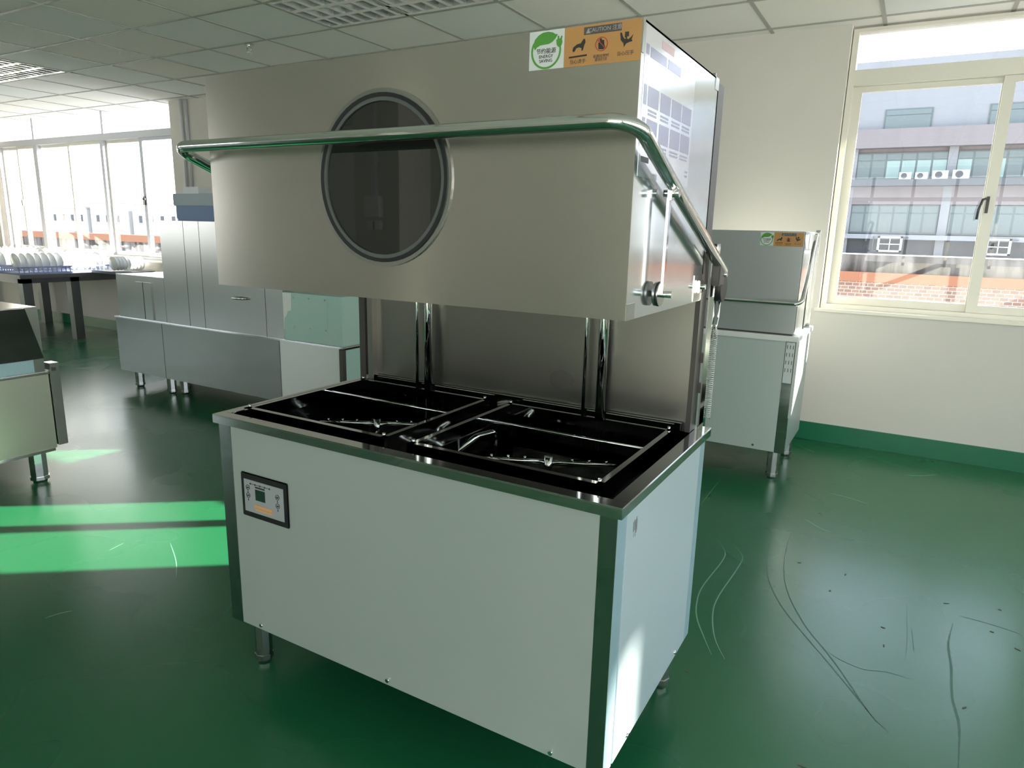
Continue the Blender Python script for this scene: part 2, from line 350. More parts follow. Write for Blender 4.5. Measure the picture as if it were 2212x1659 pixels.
# louvred ceiling lights
def louvre_light(cx0, label):
    t = thing('louvre_light', label, 'ceiling light', (cx0+.67, 2.26, CZ), 'recessed louvre lights in the ceiling grid')
    x0, x1, y0, y1 = cx0+.012, cx0+1.328, 1.967, 2.553
    obj('housing', B((x0, x1, y0, y1, CZ+.115, CZ+.12), (x0, x1, y0, y0+.004, CZ, CZ+.12), (x0, x1, y1-.004, y1, CZ, CZ+.12), (x0, x0+.004, y0, y1, CZ, CZ+.12), (x1-.004, x1, y0, y1, CZ, CZ+.12)), 'louver', t)
    for k in range(3):
        y = y0+(y1-y0)*(k+.5)/3
        obj('tube', T([(x0+.05, y, CZ+.085), (x1-.05, y, CZ+.085)], .013, 10), 'white', t)
    for k in range(4):
        y = y0+.02+(y1-y0-.04)*k/3
        bm = bmesh.new(); prism(bm, [(y-.02, CZ), (y+.02, CZ), (y+.004, CZ+.06), (y-.004, CZ+.06)], 'x', x0, x1); obj('reflector', bm, 'louver', t)
    nb = 13
    for k in range(1, nb):
        x = x0+(x1-x0)*k/nb
        bm = bmesh.new(); prism(bm, [(x-.016, CZ+.002), (x+.016, CZ+.002), (x+.002, CZ+.045), (x-.002, CZ+.045)], 'y', y0, y1); obj('cross_blade', bm, 'louver', t)
louvre_light(-1.923, 'recessed louvre ceiling light directly above the big hood dishwasher')
louvre_light(-6.613, 'recessed louvre ceiling light near the left bank of windows')
t = thing('sprinkler_head', 'small metal fire sprinkler head hanging from the ceiling', 'sprinkler', (-2.83, 2.60, CZ-.05))
obj('pipe', T([(-2.83, 2.60, CZ+.004), (-2.83, 2.60, CZ-.02)], .012, 10), 'chrome', t)
obj('escutcheon', T([(-2.83, 2.60, CZ), (-2.83, 2.60, CZ-.006)], .035, 18), 'satin', t)
obj('deflector', T([(-2.83, 2.60, CZ-.056), (-2.83, 2.60, CZ-.06)], .02, 12), 'chrome', t)
bm = bmesh.new(); tube(bm, [(-2.848, 2.60, CZ-.02), (-2.85, 2.6, CZ-.04), (-2.83, 2.60, CZ-.056)], .003, 6); tube(bm, [(-2.812, 2.60, CZ-.02), (-2.81, 2.6, CZ-.04), (-2.83, 2.60, CZ-.056)], .003, 6)
obj('yoke', bm, 'chrome', t)

# windows ------------------------------------------------------------------
GY = 4.05
def win(name, x0, x1, z0, z1, tops, sashes, transom, m, extra=()):
    """tops: x of mullions above transom; sashes: list of (xa, xb, stile_l, stile_r, yoff)"""
    W = struct(name, B((x0, x1, GY-.05, GY+.05, z0, z0+.03), (x0, x1, GY-.05, GY+.05, z1-.02, z1), (x0, x0+.035, GY-.05, GY+.05, z0+.03, z1-.02), (x1-.035, x1, GY-.05, GY+.05, z0+.03, z1-.02)), m)
    obj('transom_bar', B((x0+.035, x1-.035, GY-.049, GY+.049, transom[0], transom[1])), m, W)
    xs = [x0]+list(tops)+[x1]
    for x in tops: obj('mullion', B((x-.022, x+.022, GY-.035, GY+.035, transom[1], z1-.02)), m, W)
    for a, b in zip(xs[:-1], xs[1:]): obj('pane', B((a+.02, b-.02, GY-.004, GY+.001, transom[1]-.005, z1-.015)), 'glass', W)
    for x, hw in extra: obj('mullion', B((x-hw, x+hw, GY-.045, GY+.045, z0+.03, transom[0])), m, W)
    for s in sashes:
        xa, xb, sl_, sr_, yo, mm = s; y0, y1 = GY+yo-.014, GY+yo+.014; zb, zt = z0+.031, transom[0]-.001
        f = obj('sash', B((xa, xa+sl_, y0, y1, zb, zt), (xb-sr_, xb, y0, y1, zb, zt), (xa+sl_, xb-sr_, y0, y1, zb, zb+.05), (xa+sl_, xb-sr_, y0, y1, zt-.035, zt)), mm, W)
        obj('pane', B((xa+.01, xb-.01, GY+yo-.002, GY+yo+.002, zb+.02, zt-.02)), 'glass', f)
    return W
W1 = win('window_1', -9.95, -5.82, .955, 2.79, (-8.96, -7.30), [
    (-9.92, -9.42, .03, .02, .015, 'alu'), (-9.45, -8.98, .03, .03, -.018, 'alu'), (-8.92, -8.12, .04, .02, .015, 'alu'), (-8.14, -7.36, .035, .03, -.018, 'alu'),
    (-7.32, -6.52, .04, .03, .015, 'alu'), (-6.56, -5.85, .06, .03, -.018, 'alu_blue')], (2.41, 2.49), 'alu_blue', ((-8.93, .045), (-7.34, .03)))
obj('latch', B((-6.545, -6.525, GY-.055, GY-.03, 1.62, 1.72), (-6.55, -6.50, GY-.06, GY-.05, 1.68, 1.70)), 'dark_metal', W1)
obj('latch', B((-9.44, -9.42, GY-.055, GY-.03, 1.60, 1.68)), 'dark_metal', W1)
W2 = win('window_2', 1.25, 2.775, .945, 2.75, (), [
    (1.285, 2.15, .055, .045, .015, 'alu'), (2.11, 2.76, .06, .05, -.018, 'alu')], (2.405, 2.50), 'alu')
bm = bmesh.new(); box(bm, 2.122, 2.138, GY-.045, GY-.03, 1.60, 1.70); tube(bm, [(2.13, GY-.045, 1.69), (2.10, GY-.075, 1.68), (2.085, GY-.08, 1.62), (2.083, GY-.078, 1.56)], .008, 8)
obj('latch', bm, 'dark_metal', W2)
W3 = win('window_3', 2.80, 4.24, 1.95, 2.75, (3.37,), [], (1.97, 1.99), 'alu')
struct('window_sill_trim_1', B((1.22, 2.80, WY-.012, GY-.05, .925, .946)), 'alu').name = 'trim_1'
struct('trim_2', B((-10.0, -5.78, WY-.012, GY-.05, .93, .956)), 'alu')

# ------------------------------------------------------------------ main machine : double rack hood dishwasher
H, W, D = .86, 1.316, .733
m = thing('hood_dishwasher', 'large double-rack hood dishwasher with raised stainless hood and round glass porthole', 'dishwasher', (0, 0, 0))
e = .012
# cabinet panels
obj('front_panel', B((.064, 1.262, e, e+.02, .176, .834)), 'film', m, .001)
obj('corner_trim', B((e, .064, e-.001, e+.03, .174, .834)), 'trim_dark', m, .001)
obj('corner_trim', B((1.262, 1.303, e-.001, e+.02, .174, .834)), 'trim_dark', m, .001)
obj('corner_film', B((1.290, 1.304, e+.0005, e+.052, .174, .834)), 'film_blue', m, label='strip of blue protective film on the corner post')
obj('corner_film', B((1.290, 1.304, .665, D-e, .174, .834)), 'film_blue', m, label='strip of blue protective film on the rear corner post')
sp = obj('side_panel', B((1.288, 1.306, e+.054, .663, .178, .834)), 'film_side', m, .001)
bm = B(*[(1.306, 1.3063, .105+.005*i, .107+.005*i+random.uniform(0, .003), .745+random.uniform(0, .02), .80-random.uniform(0, .02)) for i in range(6)])
obj('adhesive_mark', bm, 'ink_grey', sp, label='faint torn adhesive label residue')
obj('side_panel', B((e, .03, e+.03, D-e, .178, .834)), 'film', m)
obj('rear_panel', B((.03, 1.288, D-.03, D-e, .178, .834)), 'satin', m)
obj('bottom_panel', B((.03, 1.288, .034, D-.03, .180, .190)), 'dark_metal', m)
for x, z in ((.151, .193), (.661, .193), (1.169, .190)):
    obj('screw', T([(x, e+.004, z), (x, e-.006, z)], .006, 10), 'chrome', m)
for y, z in ((.562, .197), (.165, .190)):
    obj('screw', T([(1.300, y, z), (1.311, y, z)], .006, 10), 'chrome', m)
def leg(bm, x, y, ztop, r=.019):
    tube(bm, [(x, y, ztop), (x, y, .035)], r*1.05, 8); tube(bm, [(x, y, .036), (x, y, .018)], [r*1.15, r*1.15], 8); tube(bm, [(x, y, .019), (x, y, 0.0)], [r*.95, r*.8], 8)
    for f in bm.faces: f.smooth = False
for x, y in ((.075, .075), (W-.075, .075), (.075, .655), (W-.072, .655)):
    bm = bmesh.new(); leg(bm, x, y, .182, .026); obj('leg', bm, 'satin', m)
# rim: ring with turned-down lip
bm = B((0, W, 0, .038, H-.003, H), (0, W, D-.05, D, H-.003, H), (0, .038, .038, D-.05, H-.003, H), (W-.038, W, .038, D-.05, H-.003, H),
       (0, W, 0, .004, H-.027, H-.003), (0, W, D-.004, D, H-.027, H-.003), (0, .004, .004, D-.004, H-.027, H-.003), (W-.004, W, .004, D-.004, H-.027, H-.003))
obj('rim', bm, 'polished', m, .0008)
# tank
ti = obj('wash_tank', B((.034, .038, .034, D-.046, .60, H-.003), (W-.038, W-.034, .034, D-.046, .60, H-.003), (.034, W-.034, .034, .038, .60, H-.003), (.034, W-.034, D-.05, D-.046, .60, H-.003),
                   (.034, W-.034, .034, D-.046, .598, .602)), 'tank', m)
obj('tank_divider', B((.640, .652, .04, D-.05, .60, .80)), 'tank', m)
for x0, x1, n_ in ((.08, .60, 3), (.70, 1.23, 3)):
    obj('filter_tray', B((x0, x1, .10, .30, .690, .694), (x0, x1, .42, .62, .690, .694), (x0, x1, .10, .104, .690, .72), (x0, x1, .616, .62, .690, .72)), 'dark_panel', m)
# rack guides
for x0, x1 in ((.056, .612), (.688, 1.240)):
    g = obj('rack_guide', B((x0, x1, .072, .076, .825, .872), (x0, x1, .072, .092, .870, .872), (x0, x1, .600, .604, .835, .872), (x0, x1, .586, .604, .870, .872),
                            (x0, x0+.003, .076, .600, .825, .872), (x0, x0+.018, .076, .600, .870, .872), (x1-.003, x1, .076, .600, .825, .872), (x1-.018, x1, .076, .600, .870, .872)), 'polished', m)
    obj('cross_rod', T([(x0+.003, .41, .862), (x1-.003, .41, .862)], .0045, 8), 'chrome', g)
    for yy in (.084, .594): 
        for xx in (x0+.012, x1-.012): obj('bolt', T([(xx, yy, .872), (xx, yy, .882)], .0045, 8), 'chrome', g)
obj('rack_guide', B((.05, 1.25, .630, .634, .84, .885), (.05, 1.25, .630, .646, .883, .885)), 'polished', m)
# wash arms
for hx, hy, ang in ((.919, .444, .42), (.237, .472, .50)):
    a = obj('wash_arm', T([(hx, hy, .700), (hx, hy, .775)], .013, 16), 'chrome', m)
    d = Vector((math.cos(ang), math.sin(ang), 0)); d2 = Vector((-d.y, d.x, 0)); c = Vector((hx, hy, .757))
    for dd, L in ((d, .20), (-d, .20)):
        obj('arm_tube', T([c+dd*.012, c+dd*L], [.0085, .0065], 10), 'chrome', a)
    bm = bmesh.new()
    for k in (-.17, -.12, -.07, .07, .12, .17): tube(bm, [c+d*k+Vector((0, 0, .004)), c+d*k+Vector((0, 0, .014))], .004, 8)
    obj('nozzle', bm, 'chrome', a, kind='stuff')
    r = obj('rinse_arm', T([c-d2*.16+Vector((0, 0, -.03)), c+d2*.16+Vector((0, 0, -.03))], .005, 8), 'chrome', m)
    obj('filter_basket', T([(hx+.02, hy+.13, .602), (hx+.02, hy+.13, .66)], .05, 24), 'polished', m)
    for k in range(5):
        a2 = k*1.26+.3; obj('dome_nut', T([(hx+.11*math.cos(a2), hy-.13+.06*math.sin(a2), .69), (hx+.11*math.cos(a2), hy-.13+.06*math.sin(a2), .700), (hx+.11*math.cos(a2), hy-.13+.06*math.sin(a2), .706)], [.009, .008, .003], 10), 'chrome', m)
obj('drain_lever', T(fillet([(.60, .30, .70), (.68, .42, .80), (.70, .50, .80), (.70, .50, .72)], .02), .010, 10), 'chrome', m)
# rear back panel and posts behind the hood opening
obj('back_panel', B((.04, 1.262, .655, .662, H-.003, 1.84)), 'inside', m)
obj('rear_post', B((.012, .040, .640, .700, H, 1.80)), 'dark_metal', m)
obj('rear_post', B((.062, .085, .628, .655, H, 1.30)), 'inside', m)
obj('rear_post', B((1.262, 1.276, .640, .700, H, 1.812)), 'dark_metal', m)
obj('back_cover', B((.04, 1.24, .700, .725, H, 1.80)), 'satin', m)
obj('guide_rail', B((1.284, 1.300, .690, .716, H, 1.40)), 'polished', m)
for zz in (.97, 1.06): obj('post_bracket', B((1.276, 1.285, .690, .71, zz, zz+.028)), 'dark_metal', m)
for x, r in ((.345, .014), (.297, .006), (1.000, .0145), (.944, .006)):
    obj('supply_pipe', T([(x, .622, H-.10), (x, .622, 1.60)], r, 18), 'chrome', m)
# hood
hx0, hx1, hy0, hy1, hz0, hz1 = .0106, 1.2783, .047, .625, 1.2464, 1.8184
pc, pz, pr = .6415, 1.535, .190
bm = bmesh.new(); K = 64
def rect_hit(a):
    c, s = math.cos(a), math.sin(a); ts = []
    if c > 1e-9: ts.append((hx1-pc)/c)
    if c < -1e-9: ts.append((hx0-pc)/c)
    if s > 1e-9: ts.append((hz1-pz)/s)
    if s < -1e-9: ts.append((hz0-pz)/s)
    t_ = min(ts); return (pc+c*t_, pz+s*t_)
angs = sorted([i*2*PI/K for i in range(K)] + [math.atan2(z-pz, x-pc) % (2*PI) for x in (hx0, hx1) for z in (hz0, hz1)])
V = [[bm.verts.new((pc+pr*math.cos(a), hy0, pz+pr*math.sin(a))), bm.verts.new((rect_hit(a)[0], hy0, rect_hit(a)[1])),
      bm.verts.new((rect_hit(a)[0], hy0+.004, rect_hit(a)[1])), bm.verts.new((pc+pr*math.cos(a), hy0+.004, pz+pr*math.sin(a)))] for a in angs]
for i in range(len(V)):
    A, C = V[i], V[(i+1) % len(V)]
    for j in range(4): bm.faces.new((A[j], A[(j+1) % 4], C[(j+1) % 4], C[j]))
hd = obj('hood', bm, 'brushed', m)
obj('hood_side', B((hx1-.003, hx1, hy0+.004, hy1, hz0, hz1)), 'mirror', hd)
obj('hood_side', B((hx0, hx0+.003, hy0+.004, hy1, hz0, hz1)), 'mirror', hd)
obj('hood_top', B((hx0, hx1, hy0+.004, hy1, hz1-.004, hz1)), 'satin', hd)
obj('hood_back', B((hx0, hx1, hy1-.004, hy1, hz0, hz1)), 'inside', hd)
obj('hood_lip', B((hx0+.003, hx1-.003, hy0+.004, hy0+.02, hz0, hz0+.004), (hx1-.02, hx1-.003, hy0+.02, hy1, hz0, hz0+.004), (hx0+.003, hx0+.02, hy0+.02, hy1, hz0, hz0+.004)), 'satin', hd)
obj('corner_tab', B((hx1-.001, hx1+.0015, hy0+.0005, hy0+.05, hz0+.001, hz0+.034)), 'satin', hd)
obj('corner_tab', B((hx1-.001, hx1+.0015, hy0+.0005, hy0+.012, hz1-.06, hz1)), 'satin', hd)
obj('corner_tab', B((hx1-.001, hx1+.0015, hy1-.03, hy1+.003, hz1-.03, hz1)), 'satin', hd)
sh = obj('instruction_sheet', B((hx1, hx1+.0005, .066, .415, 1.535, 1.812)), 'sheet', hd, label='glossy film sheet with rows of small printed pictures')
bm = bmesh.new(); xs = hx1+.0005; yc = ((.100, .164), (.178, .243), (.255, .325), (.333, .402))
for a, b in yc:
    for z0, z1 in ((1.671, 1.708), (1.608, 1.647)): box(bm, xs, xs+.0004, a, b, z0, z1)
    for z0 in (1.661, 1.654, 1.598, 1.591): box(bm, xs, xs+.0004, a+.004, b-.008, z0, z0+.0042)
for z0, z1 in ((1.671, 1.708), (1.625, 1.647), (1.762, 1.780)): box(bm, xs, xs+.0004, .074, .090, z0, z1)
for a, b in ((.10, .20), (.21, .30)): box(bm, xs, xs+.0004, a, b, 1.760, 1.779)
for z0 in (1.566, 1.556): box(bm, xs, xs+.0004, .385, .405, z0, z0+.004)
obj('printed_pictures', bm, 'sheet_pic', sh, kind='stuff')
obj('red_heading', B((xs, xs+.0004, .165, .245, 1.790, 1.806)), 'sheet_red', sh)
# rivet dimples
obj('latch_plate', B((hx1-.001, hx1+.002, .545, .624, 1.249, 1.318)), 'satin', hd)
bm = bmesh.new(); box(bm, hx1+.002, hx1+.010, .572, .612, 1.270, 1.304)
obj('latch_block', bm, 'chrome', hd, .002)
obj('latch_pin', T([(hx1+.004, .585, 1.287), (hx1+.022, .585, 1.287)], .007, 12), 'chrome', hd)
obj('warning_text', B((hx1, hx1+.0008, .079, .126, 1.563, 1.574), (hx1, hx1+.0008, .083, .098, 1.590, 1.598)), 'ink_grey', hd)
# porthole
ph = bmesh.new(); ring(ph, pc, pz, .196, .2065, hy0-.005, hy0+.002)
pw = obj('porthole', ph, 'satin', m, label='round smoked glass porthole with black gasket')
bm = bmesh.new(); ring(bm, pc, pz, .187, .1962, hy0-.008, hy0+.004); obj('gasket', bm, 'black', pw)
bm = bmesh.new(); ring(bm, pc, pz, .178, .1875, hy0-.0065, hy0+.004); obj('inner_ring', bm, 'ring_grey', pw)
bm = bmesh.new(); poly_front(bm, circ(pc, pz, .180, 64), hy0-.002, hy0+.002); obj('glass', bm, 'porthole', pw)
# handle
hb = fillet([(-.038, .715, 1.34), (-.038, -.03, 1.625), (1.305, -.03, 1.625), (1.305, .742, 1.325)], .055, 8)
hn = obj('handle_bar', T(hb, .0150, 18), 'chrome', m, label='long chrome lifting handle bent around the hood')
for x in (-.038, 1.305):
    obj('hinge_bracket', B((x-.012, x+.012, .665, .72, 1.285, 1.345)), 'dark_metal', hn, .003)
    obj('pivot_wheel', T([(x-.010, .735, 1.275), (x+.010, .735, 1.275)], .038, 24), 'black', hn)
    obj('pivot_bolt', T([(x-.018, .725, 1.315), (x+.018, .725, 1.315)], .007, 10), 'chrome', hn)
for x, s in ((1.3, 1), (-.03, -1)):
    lk = obj('link_rod', B((x-.003, x+.003, .206, .222, 1.290, 1.500)), 'polished', m, .001)
    obj('clevis', T([(x-.014, .222, 1.510), (x+.020, .222, 1.510)], .009, 12), 'chrome', lk)
    obj('clevis_strap', B((x-.004, x+.006, .212, .232, 1.495, 1.550)), 'polished', lk, .001)
    obj('washer_plate', T([(x-.016*s, .214, 1.292), (x-.010*s, .214, 1.292)], .027, 26), 'satin', lk)
    obj('washer_plate', T([(x-.007*s, .214, 1.292), (x-.003*s, .214, 1.292)], .027, 26), 'satin', lk)
    obj('gasket_ring', T([(x-.010*s, .214, 1.292), (x-.007*s, .214, 1.292)], .0275, 26), 'black', lk)
    obj('axle_bolt', T([(x-.02*s, .214, 1.292), (x+.022*s, .214, 1.292)], .0075, 12), 'chrome', lk)
# spring behind
bm = bmesh.new(); pts = []
for k in range(46*8): pts.append((1.306+.0055*math.cos(k*2*PI/8), .722+.0055*math.sin(k*2*PI/8), H+.03+.27*k/(46*8)))
tube(bm, pts, .0016, 5); obj('tension_spring', bm, 'chrome', m, label='coiled steel tension spring')
obj('spring_hook', T(fillet([(1.306, .722, 1.13), (1.306, .722, 1.17), (1.306, .735, 1.19), (1.306, .735, 1.25)], .01, 4), .0035, 8), 'chrome', m)
# control panel
cp = obj('control_panel', B((.103, .302, e-.006, e, .556, .696)), 'black', m, .004, label='square black framed touch control panel')
obj('keypad_plate', B((.119, .286, e-.0075, e-.005, .575, .677)), 'keypad', cp)
bm = B((.168, .209, e-.0085, e-.007, .618, .652)); obj('display', bm, 'screen', cp)
bm = B((.146, .232, e-.0082, e-.007, .6655, .6668), (.168, .209, e-.0082, e-.007, .656, .661))
for k in range(5): poly_front(bm, circ(.148+.0205*k, .666, .0028, 10), e-.0085, e-.007)
for cx, cz in ((.136, .652), (.136, .627), (.262, .647), (.262, .620)): ring(bm, cx, cz, .0068, .0082, e-.0085, e-.007, 20)
for cx, cz in ((.136, .652), (.136, .627), (.262, .647), (.262, .620)): box(bm, cx-.001, cx+.001, e-.0085, e-.007, cz-.017, cz-.010); box(bm, cx-.0035, cx+.0035, e-.0085, e-.007, cz-.0028, cz+.0015)
obj('keypad_print', bm, 'ink', cp, kind='stuff')
obj('keypad_notice', B((.160, .238, e-.0085, e-.007, .594, .602), (.165, .238, e-.0085, e-.007, .585, .591)), 'ink_or', cp)
# stickers ------------------------------------------------------------------
def energy(x0, x1, z0, z1, y, parent):
    s = obj('energy_sticker', B((x0, x1, y-.0006, y, z0, z1)), 'stk_white', parent, label='white energy saving sticker with green leaf')
    k = (z1-z0)/.074; cx, cz = (x0+x1)/2-.001, (z0+z1)/2-.002; yy = y-.0006
    bm = bmesh.new(); ring(bm, cx, cz, .0305*k, .0345*k, yy-.0006, yy, 40, math.radians(150), math.radians(390))
    leafp = [(-.026, .004), (-.030, .014), (-.026, .024), (-.018, .031), (-.008, .0355), (.004, .036), (.014, .034), (.021, .030), (.026, .029), (.021, .022), (.014, .016), (.006, .013), (-.004, .0125), (-.014, .012), (-.021, .009)]
    poly_front(bm, [(cx+a*k, cz+b*k) for a, b in leafp], yy-.0008, yy)
    plug = [(.024, .010), (.023, .018), (.026, .021), (.026, .026), (.029, .026), (.0295, .020), (.033, .022), (.034, .026), (.0365, .025), (.0355, .019), (.037, .014), (.035, .008), (.031, .004), (.027, .006)]
    poly_front(bm, [(cx+a*k, cz+b*k) for a, b in plug], yy-.0008, yy)
    obj('green_emblem', bm, 'stk_green', s)
    bm = bmesh.new(); text_bm(bm, '节约能源', .0115*k, FRONT(cx, yy, cz-.0005*k), .0006); text_bm(bm, 'ENERGY\nSAVING', .0088*k, FRONT(cx, yy, cz-.0145*k), .0006)
    obj('lettering', bm, 'ink', s, kind='stuff')
def caution(x0, x1, z0, z1, y, parent):
    s = obj('caution_sticker', B((x0, x1, y-.0006, y, z0, z1)), 'stk_orange', parent, label='orange caution sticker with three hazard icons')
    k = (z1-z0)/.075; X = lambda u: x0+(x1-x0)*u; Z = lambda v: z0+(z1-z0)*v; yy = y-.0006
    obj('header', B((X(.26), X(.75), yy-.0003, yy, Z(.76), Z(.95))), 'ink_head', s)
    bm = bmesh.new(); text_bm(bm, 'CAUTION 注意', .0105*k, FRONT(X(.54), yy-.0004, Z(.855)), .0005)
    poly_front(bm, [(X(.29), Z(.79)), (X(.345), Z(.79)), (X(.318), Z(.92))], yy-.0009, yy-.0002)
    obj('header_lettering', bm, 'keypad', s, kind='stuff')
    bm = bmesh.new()
    def icon(pts, ox, oz, sc): poly_front(bm, [(X(ox)+a*sc*k, Z(oz)+b*sc*k) for a, b in pts], yy-.0008, yy)
    # bird-like hand above a hot plate
    icon([(-14, -7), (-12, -1), (-4, 4), (4, 5), (10, 13), (13, 12), (14, 6), (11, 0), (9, -8), (6, -9), (6, -4), (0, -2), (-6, -3), (-9, -9), (-12, -10)], .20, .50, .001)
    poly_front(bm, [(X(.07), Z(.22)), (X(.31), Z(.24)), (X(.31), Z(.28)), (X(.07), Z(.26))], yy-.0008, yy)
    icon([(-6, -9), (-7, 2), (-3, 5), (-5, 9), (-1, 11), (1, 7), (5, 7), (6, -2), (8, -6), (4, -10)], .50, .49, .001)
    icon([(-14, 12), (-11, 13), (-8, 5), (-4, 0), (0, 2), (3, -1), (9, 3), (13, 7), (10, -1), (12, -5), (5, -6), (-1, -8), (-5, -14), (-6, -7), (-12, -1)], .82, .54, .001)
    icon([(-4, 3), (-4, 13), (4, 13), (4, 4), (1, 5), (0, 1)], .82, .54, .001)
    obj('hazard_icons', bm, 'ink', s, kind='stuff')
    bm = bmesh.new(); ring(bm, X(.50), Z(.49), .0118*k, .0132*k, yy-.0009, yy, 30)
    bm2 = bmesh.new()
    v = [(-.0092, .0080), (-.0080, .0092), (.0092, -.0080), (.0080, -.0092)]; poly_front(bm, [(X(.50)+a*k, Z(.49)+b*k) for a, b in v], yy-.0010, yy)
    obj('prohibition_ring', bm, 'ink_red', s)
    bm = bmesh.new(); text_bm(bm, '当心烫手', .0090*k, FRONT(X(.19), yy, Z(.115)), .0006); text_bm(bm, '当心压手', .0090*k, FRONT(X(.81), yy, Z(.20)), .0006)
    text_bm(bm, '机器运转时\n请勿打开', .0068*k, FRONT(X(.50), yy, Z(.155)), .0006)
    obj('lettering', bm, 'ink_head', s, kind='stuff')
energy(1.037, 1.116, 1.7445, 1.8175, hy0, m)
caution(1.1165, 1.277, 1.7440, 1.8175, hy0, m)

# ------------------------------------------------------------------ rear machine (closed hood)
RY = 2.86; rx1 = 1.262; rx0 = .52
rm = thing('hood_dishwasher', 'smaller hood dishwasher with closed hood standing in front of the right window wall', 'dishwasher', (rx0, RY, 0))
obj('front_panel', B((rx0+.03, rx1-.055, RY, RY+.02, .178, .845)), 'film_rear', rm)
obj('corner_trim', B((rx1-.055, rx1, RY-.001, RY+.03, .175, .845)), 'trim_dark', rm)
obj('corner_trim', B((rx0, rx0+.03, RY-.001, RY+.03, .175, .845)), 'trim_dark', rm)
obj('side_panel', B((rx1-.012, rx1, RY+.03, RY+.62, .178, .845)), 'film', rm)
obj('side_panel', B((rx0, rx0+.012, RY+.03, RY+.62, .178, .845)), 'film', rm)
obj('rear_panel', B((rx0+.012, rx1-.012, RY+.60, RY+.62, .178, .845)), 'satin', rm)
obj('bottom_panel', B((rx0+.012, rx1-.012, RY+.02, RY+.60, .18, .19)), 'dark_metal', rm)
obj('rim', B((rx0-.012, rx1+.012, RY-.012, RY+.63, .842, .872)), 'white', rm, .003)
obj('hood', B((rx0+.02, rx1-.022, RY+.02, RY+.56, .882, 1.456)), 'film_hood', rm, .003)
obj('hood_side', B((rx1-.0225, rx1-.019, RY+.022, RY+.56, .894, 1.454)), 'mirror', rm)
obj('hood_skirt', B((rx0+.03, rx1-.03, RY+.03, RY+.55, .872, .893)), 'dark_metal', rm)
hb = fillet([(rx0-.03, 3.10, 1.44), (rx0-.03, RY-.06, 1.062), (rx1+.012, RY-.06, 1.062), (rx1+.012, 3.10, 1.44)], .04, 7)
rh = obj('handle_bar', T(hb, .012, 14), 'chrome', rm, label='chrome lifting handle lowered across the hood')
obj('pivot_bracket', B((rx1-.018, rx1+.014, 3.06, 3.12, 1.36, 1.44)), 'satin', rh)
obj('link_rod', B((rx1+.002, rx1+.008, 3.02, 3.035, .90, 1.20)), 'polished', rm)
obj('rear_post', B((rx1-.03, rx1-.005, RY+.565, RY+.60, .872, 1.47)), 'satin', rm)
obj('rear_post', B((rx0+.005, rx0+.03, RY+.565, RY+.60, .872, 1.47)), 'satin', rm)
bm = bmesh.new()
for r_ in range(4):
    for c_ in range(3): box(bm, rx1-.046+.016*c_, rx1-.043+.016*c_, RY-.0025, RY-.0005, .800-.045*r_, .822-.045*r_)
obj('vent_slots', bm, 'black', rm, kind='stuff')
obj('vent_plate', B((rx1-.052, rx1-.004, RY-.002, RY, .60, .838)), 'stk_white', rm)
obj('screw', T([(1.085, RY+.003, .203), (1.085, RY-.006, .203)], .007, 8), 'chrome', rm)
for x, y in ((rx0+.05, RY+.05), (rx1-.06, RY+.05), (rx0+.05, RY+.56), (rx1-.06, RY+.56)):
    bm = bmesh.new(); leg(bm, x, y, .185, .033); obj('leg', bm, 'satin', rm)
energy(1.005, 1.078, 1.375, 1.448, RY+.02, rm)
caution(1.078, 1.236, 1.372, 1.448, RY+.02, rm)

# ------------------------------------------------------------------ conveyor machine, left middle
CY = 2.10
cm = thing('conveyor_dishwasher', 'long low stainless conveyor dishwasher with tall middle section left of the big machine', 'dishwasher', (-2.8, CY, 0))
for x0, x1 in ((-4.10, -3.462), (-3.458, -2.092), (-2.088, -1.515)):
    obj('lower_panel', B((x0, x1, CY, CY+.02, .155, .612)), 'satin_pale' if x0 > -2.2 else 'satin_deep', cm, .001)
obj('corner_trim', B((-1.513, -1.480, CY-.001, CY+.03, .155, .606)), 'dark_metal', cm)
obj('side_panel', B((-1.498, -1.480, CY+.03, CY+.62, .155, .600)), 'film_green', cm)
obj('bottom_panel', B((-4.09, -1.49, CY+.02, CY+.62, .16, .17)), 'dark_metal', cm)
obj('rear_panel', B((-4.10, -1.50, CY+.60, CY+.62, .155, .612)), 'satin', cm)
obj('side_panel', B((-4.10, -4.085, CY+.02, CY+.60, .155, .612)), 'satin', cm)
obj('ledge', B((-4.11, -1.475, CY-.006, CY+.63, .612, .624)), 'polished', cm, .002)
# entry box
eb = obj('entry_box', B((-4.04, -3.39, CY+.004, CY+.60, .624, .985)), 'satin', cm, .002)
obj('cover_strip', B((-3.765, -3.665, CY-.006, CY+.004, .632, .935)), 'satin', eb)
obj('cover_strip', B((-3.655, -3.555, CY-.006, CY+.004, .632, .935)), 'satin', eb)
obj('paper_flap', B((-4.12, -4.04, CY+.05, CY+.052, .88, .99)), 'paper', cm)
# tall wash section as panels
for x0, x1 in ((-3.385, -3.092), (-3.088, -2.907), (-2.903, -2.219), (-2.215, -2.035)):
    obj('upper_panel', B((x0, x1, CY+.002, CY+.02, .624, 1.432)), 'satin', cm, .001)
obj('upper_body', B((-3.383, -2.037, CY+.018, CY+.60, .624, 1.428)), 'satin', cm)
hh = obj('door_handle', T(fillet([(-2.53, CY+.004, .888), (-2.53, CY-.035, .888), (-2.42, CY-.035, .888), (-2.42, CY+.004, .888)], .012, 4), .009, 10), 'chrome', cm)
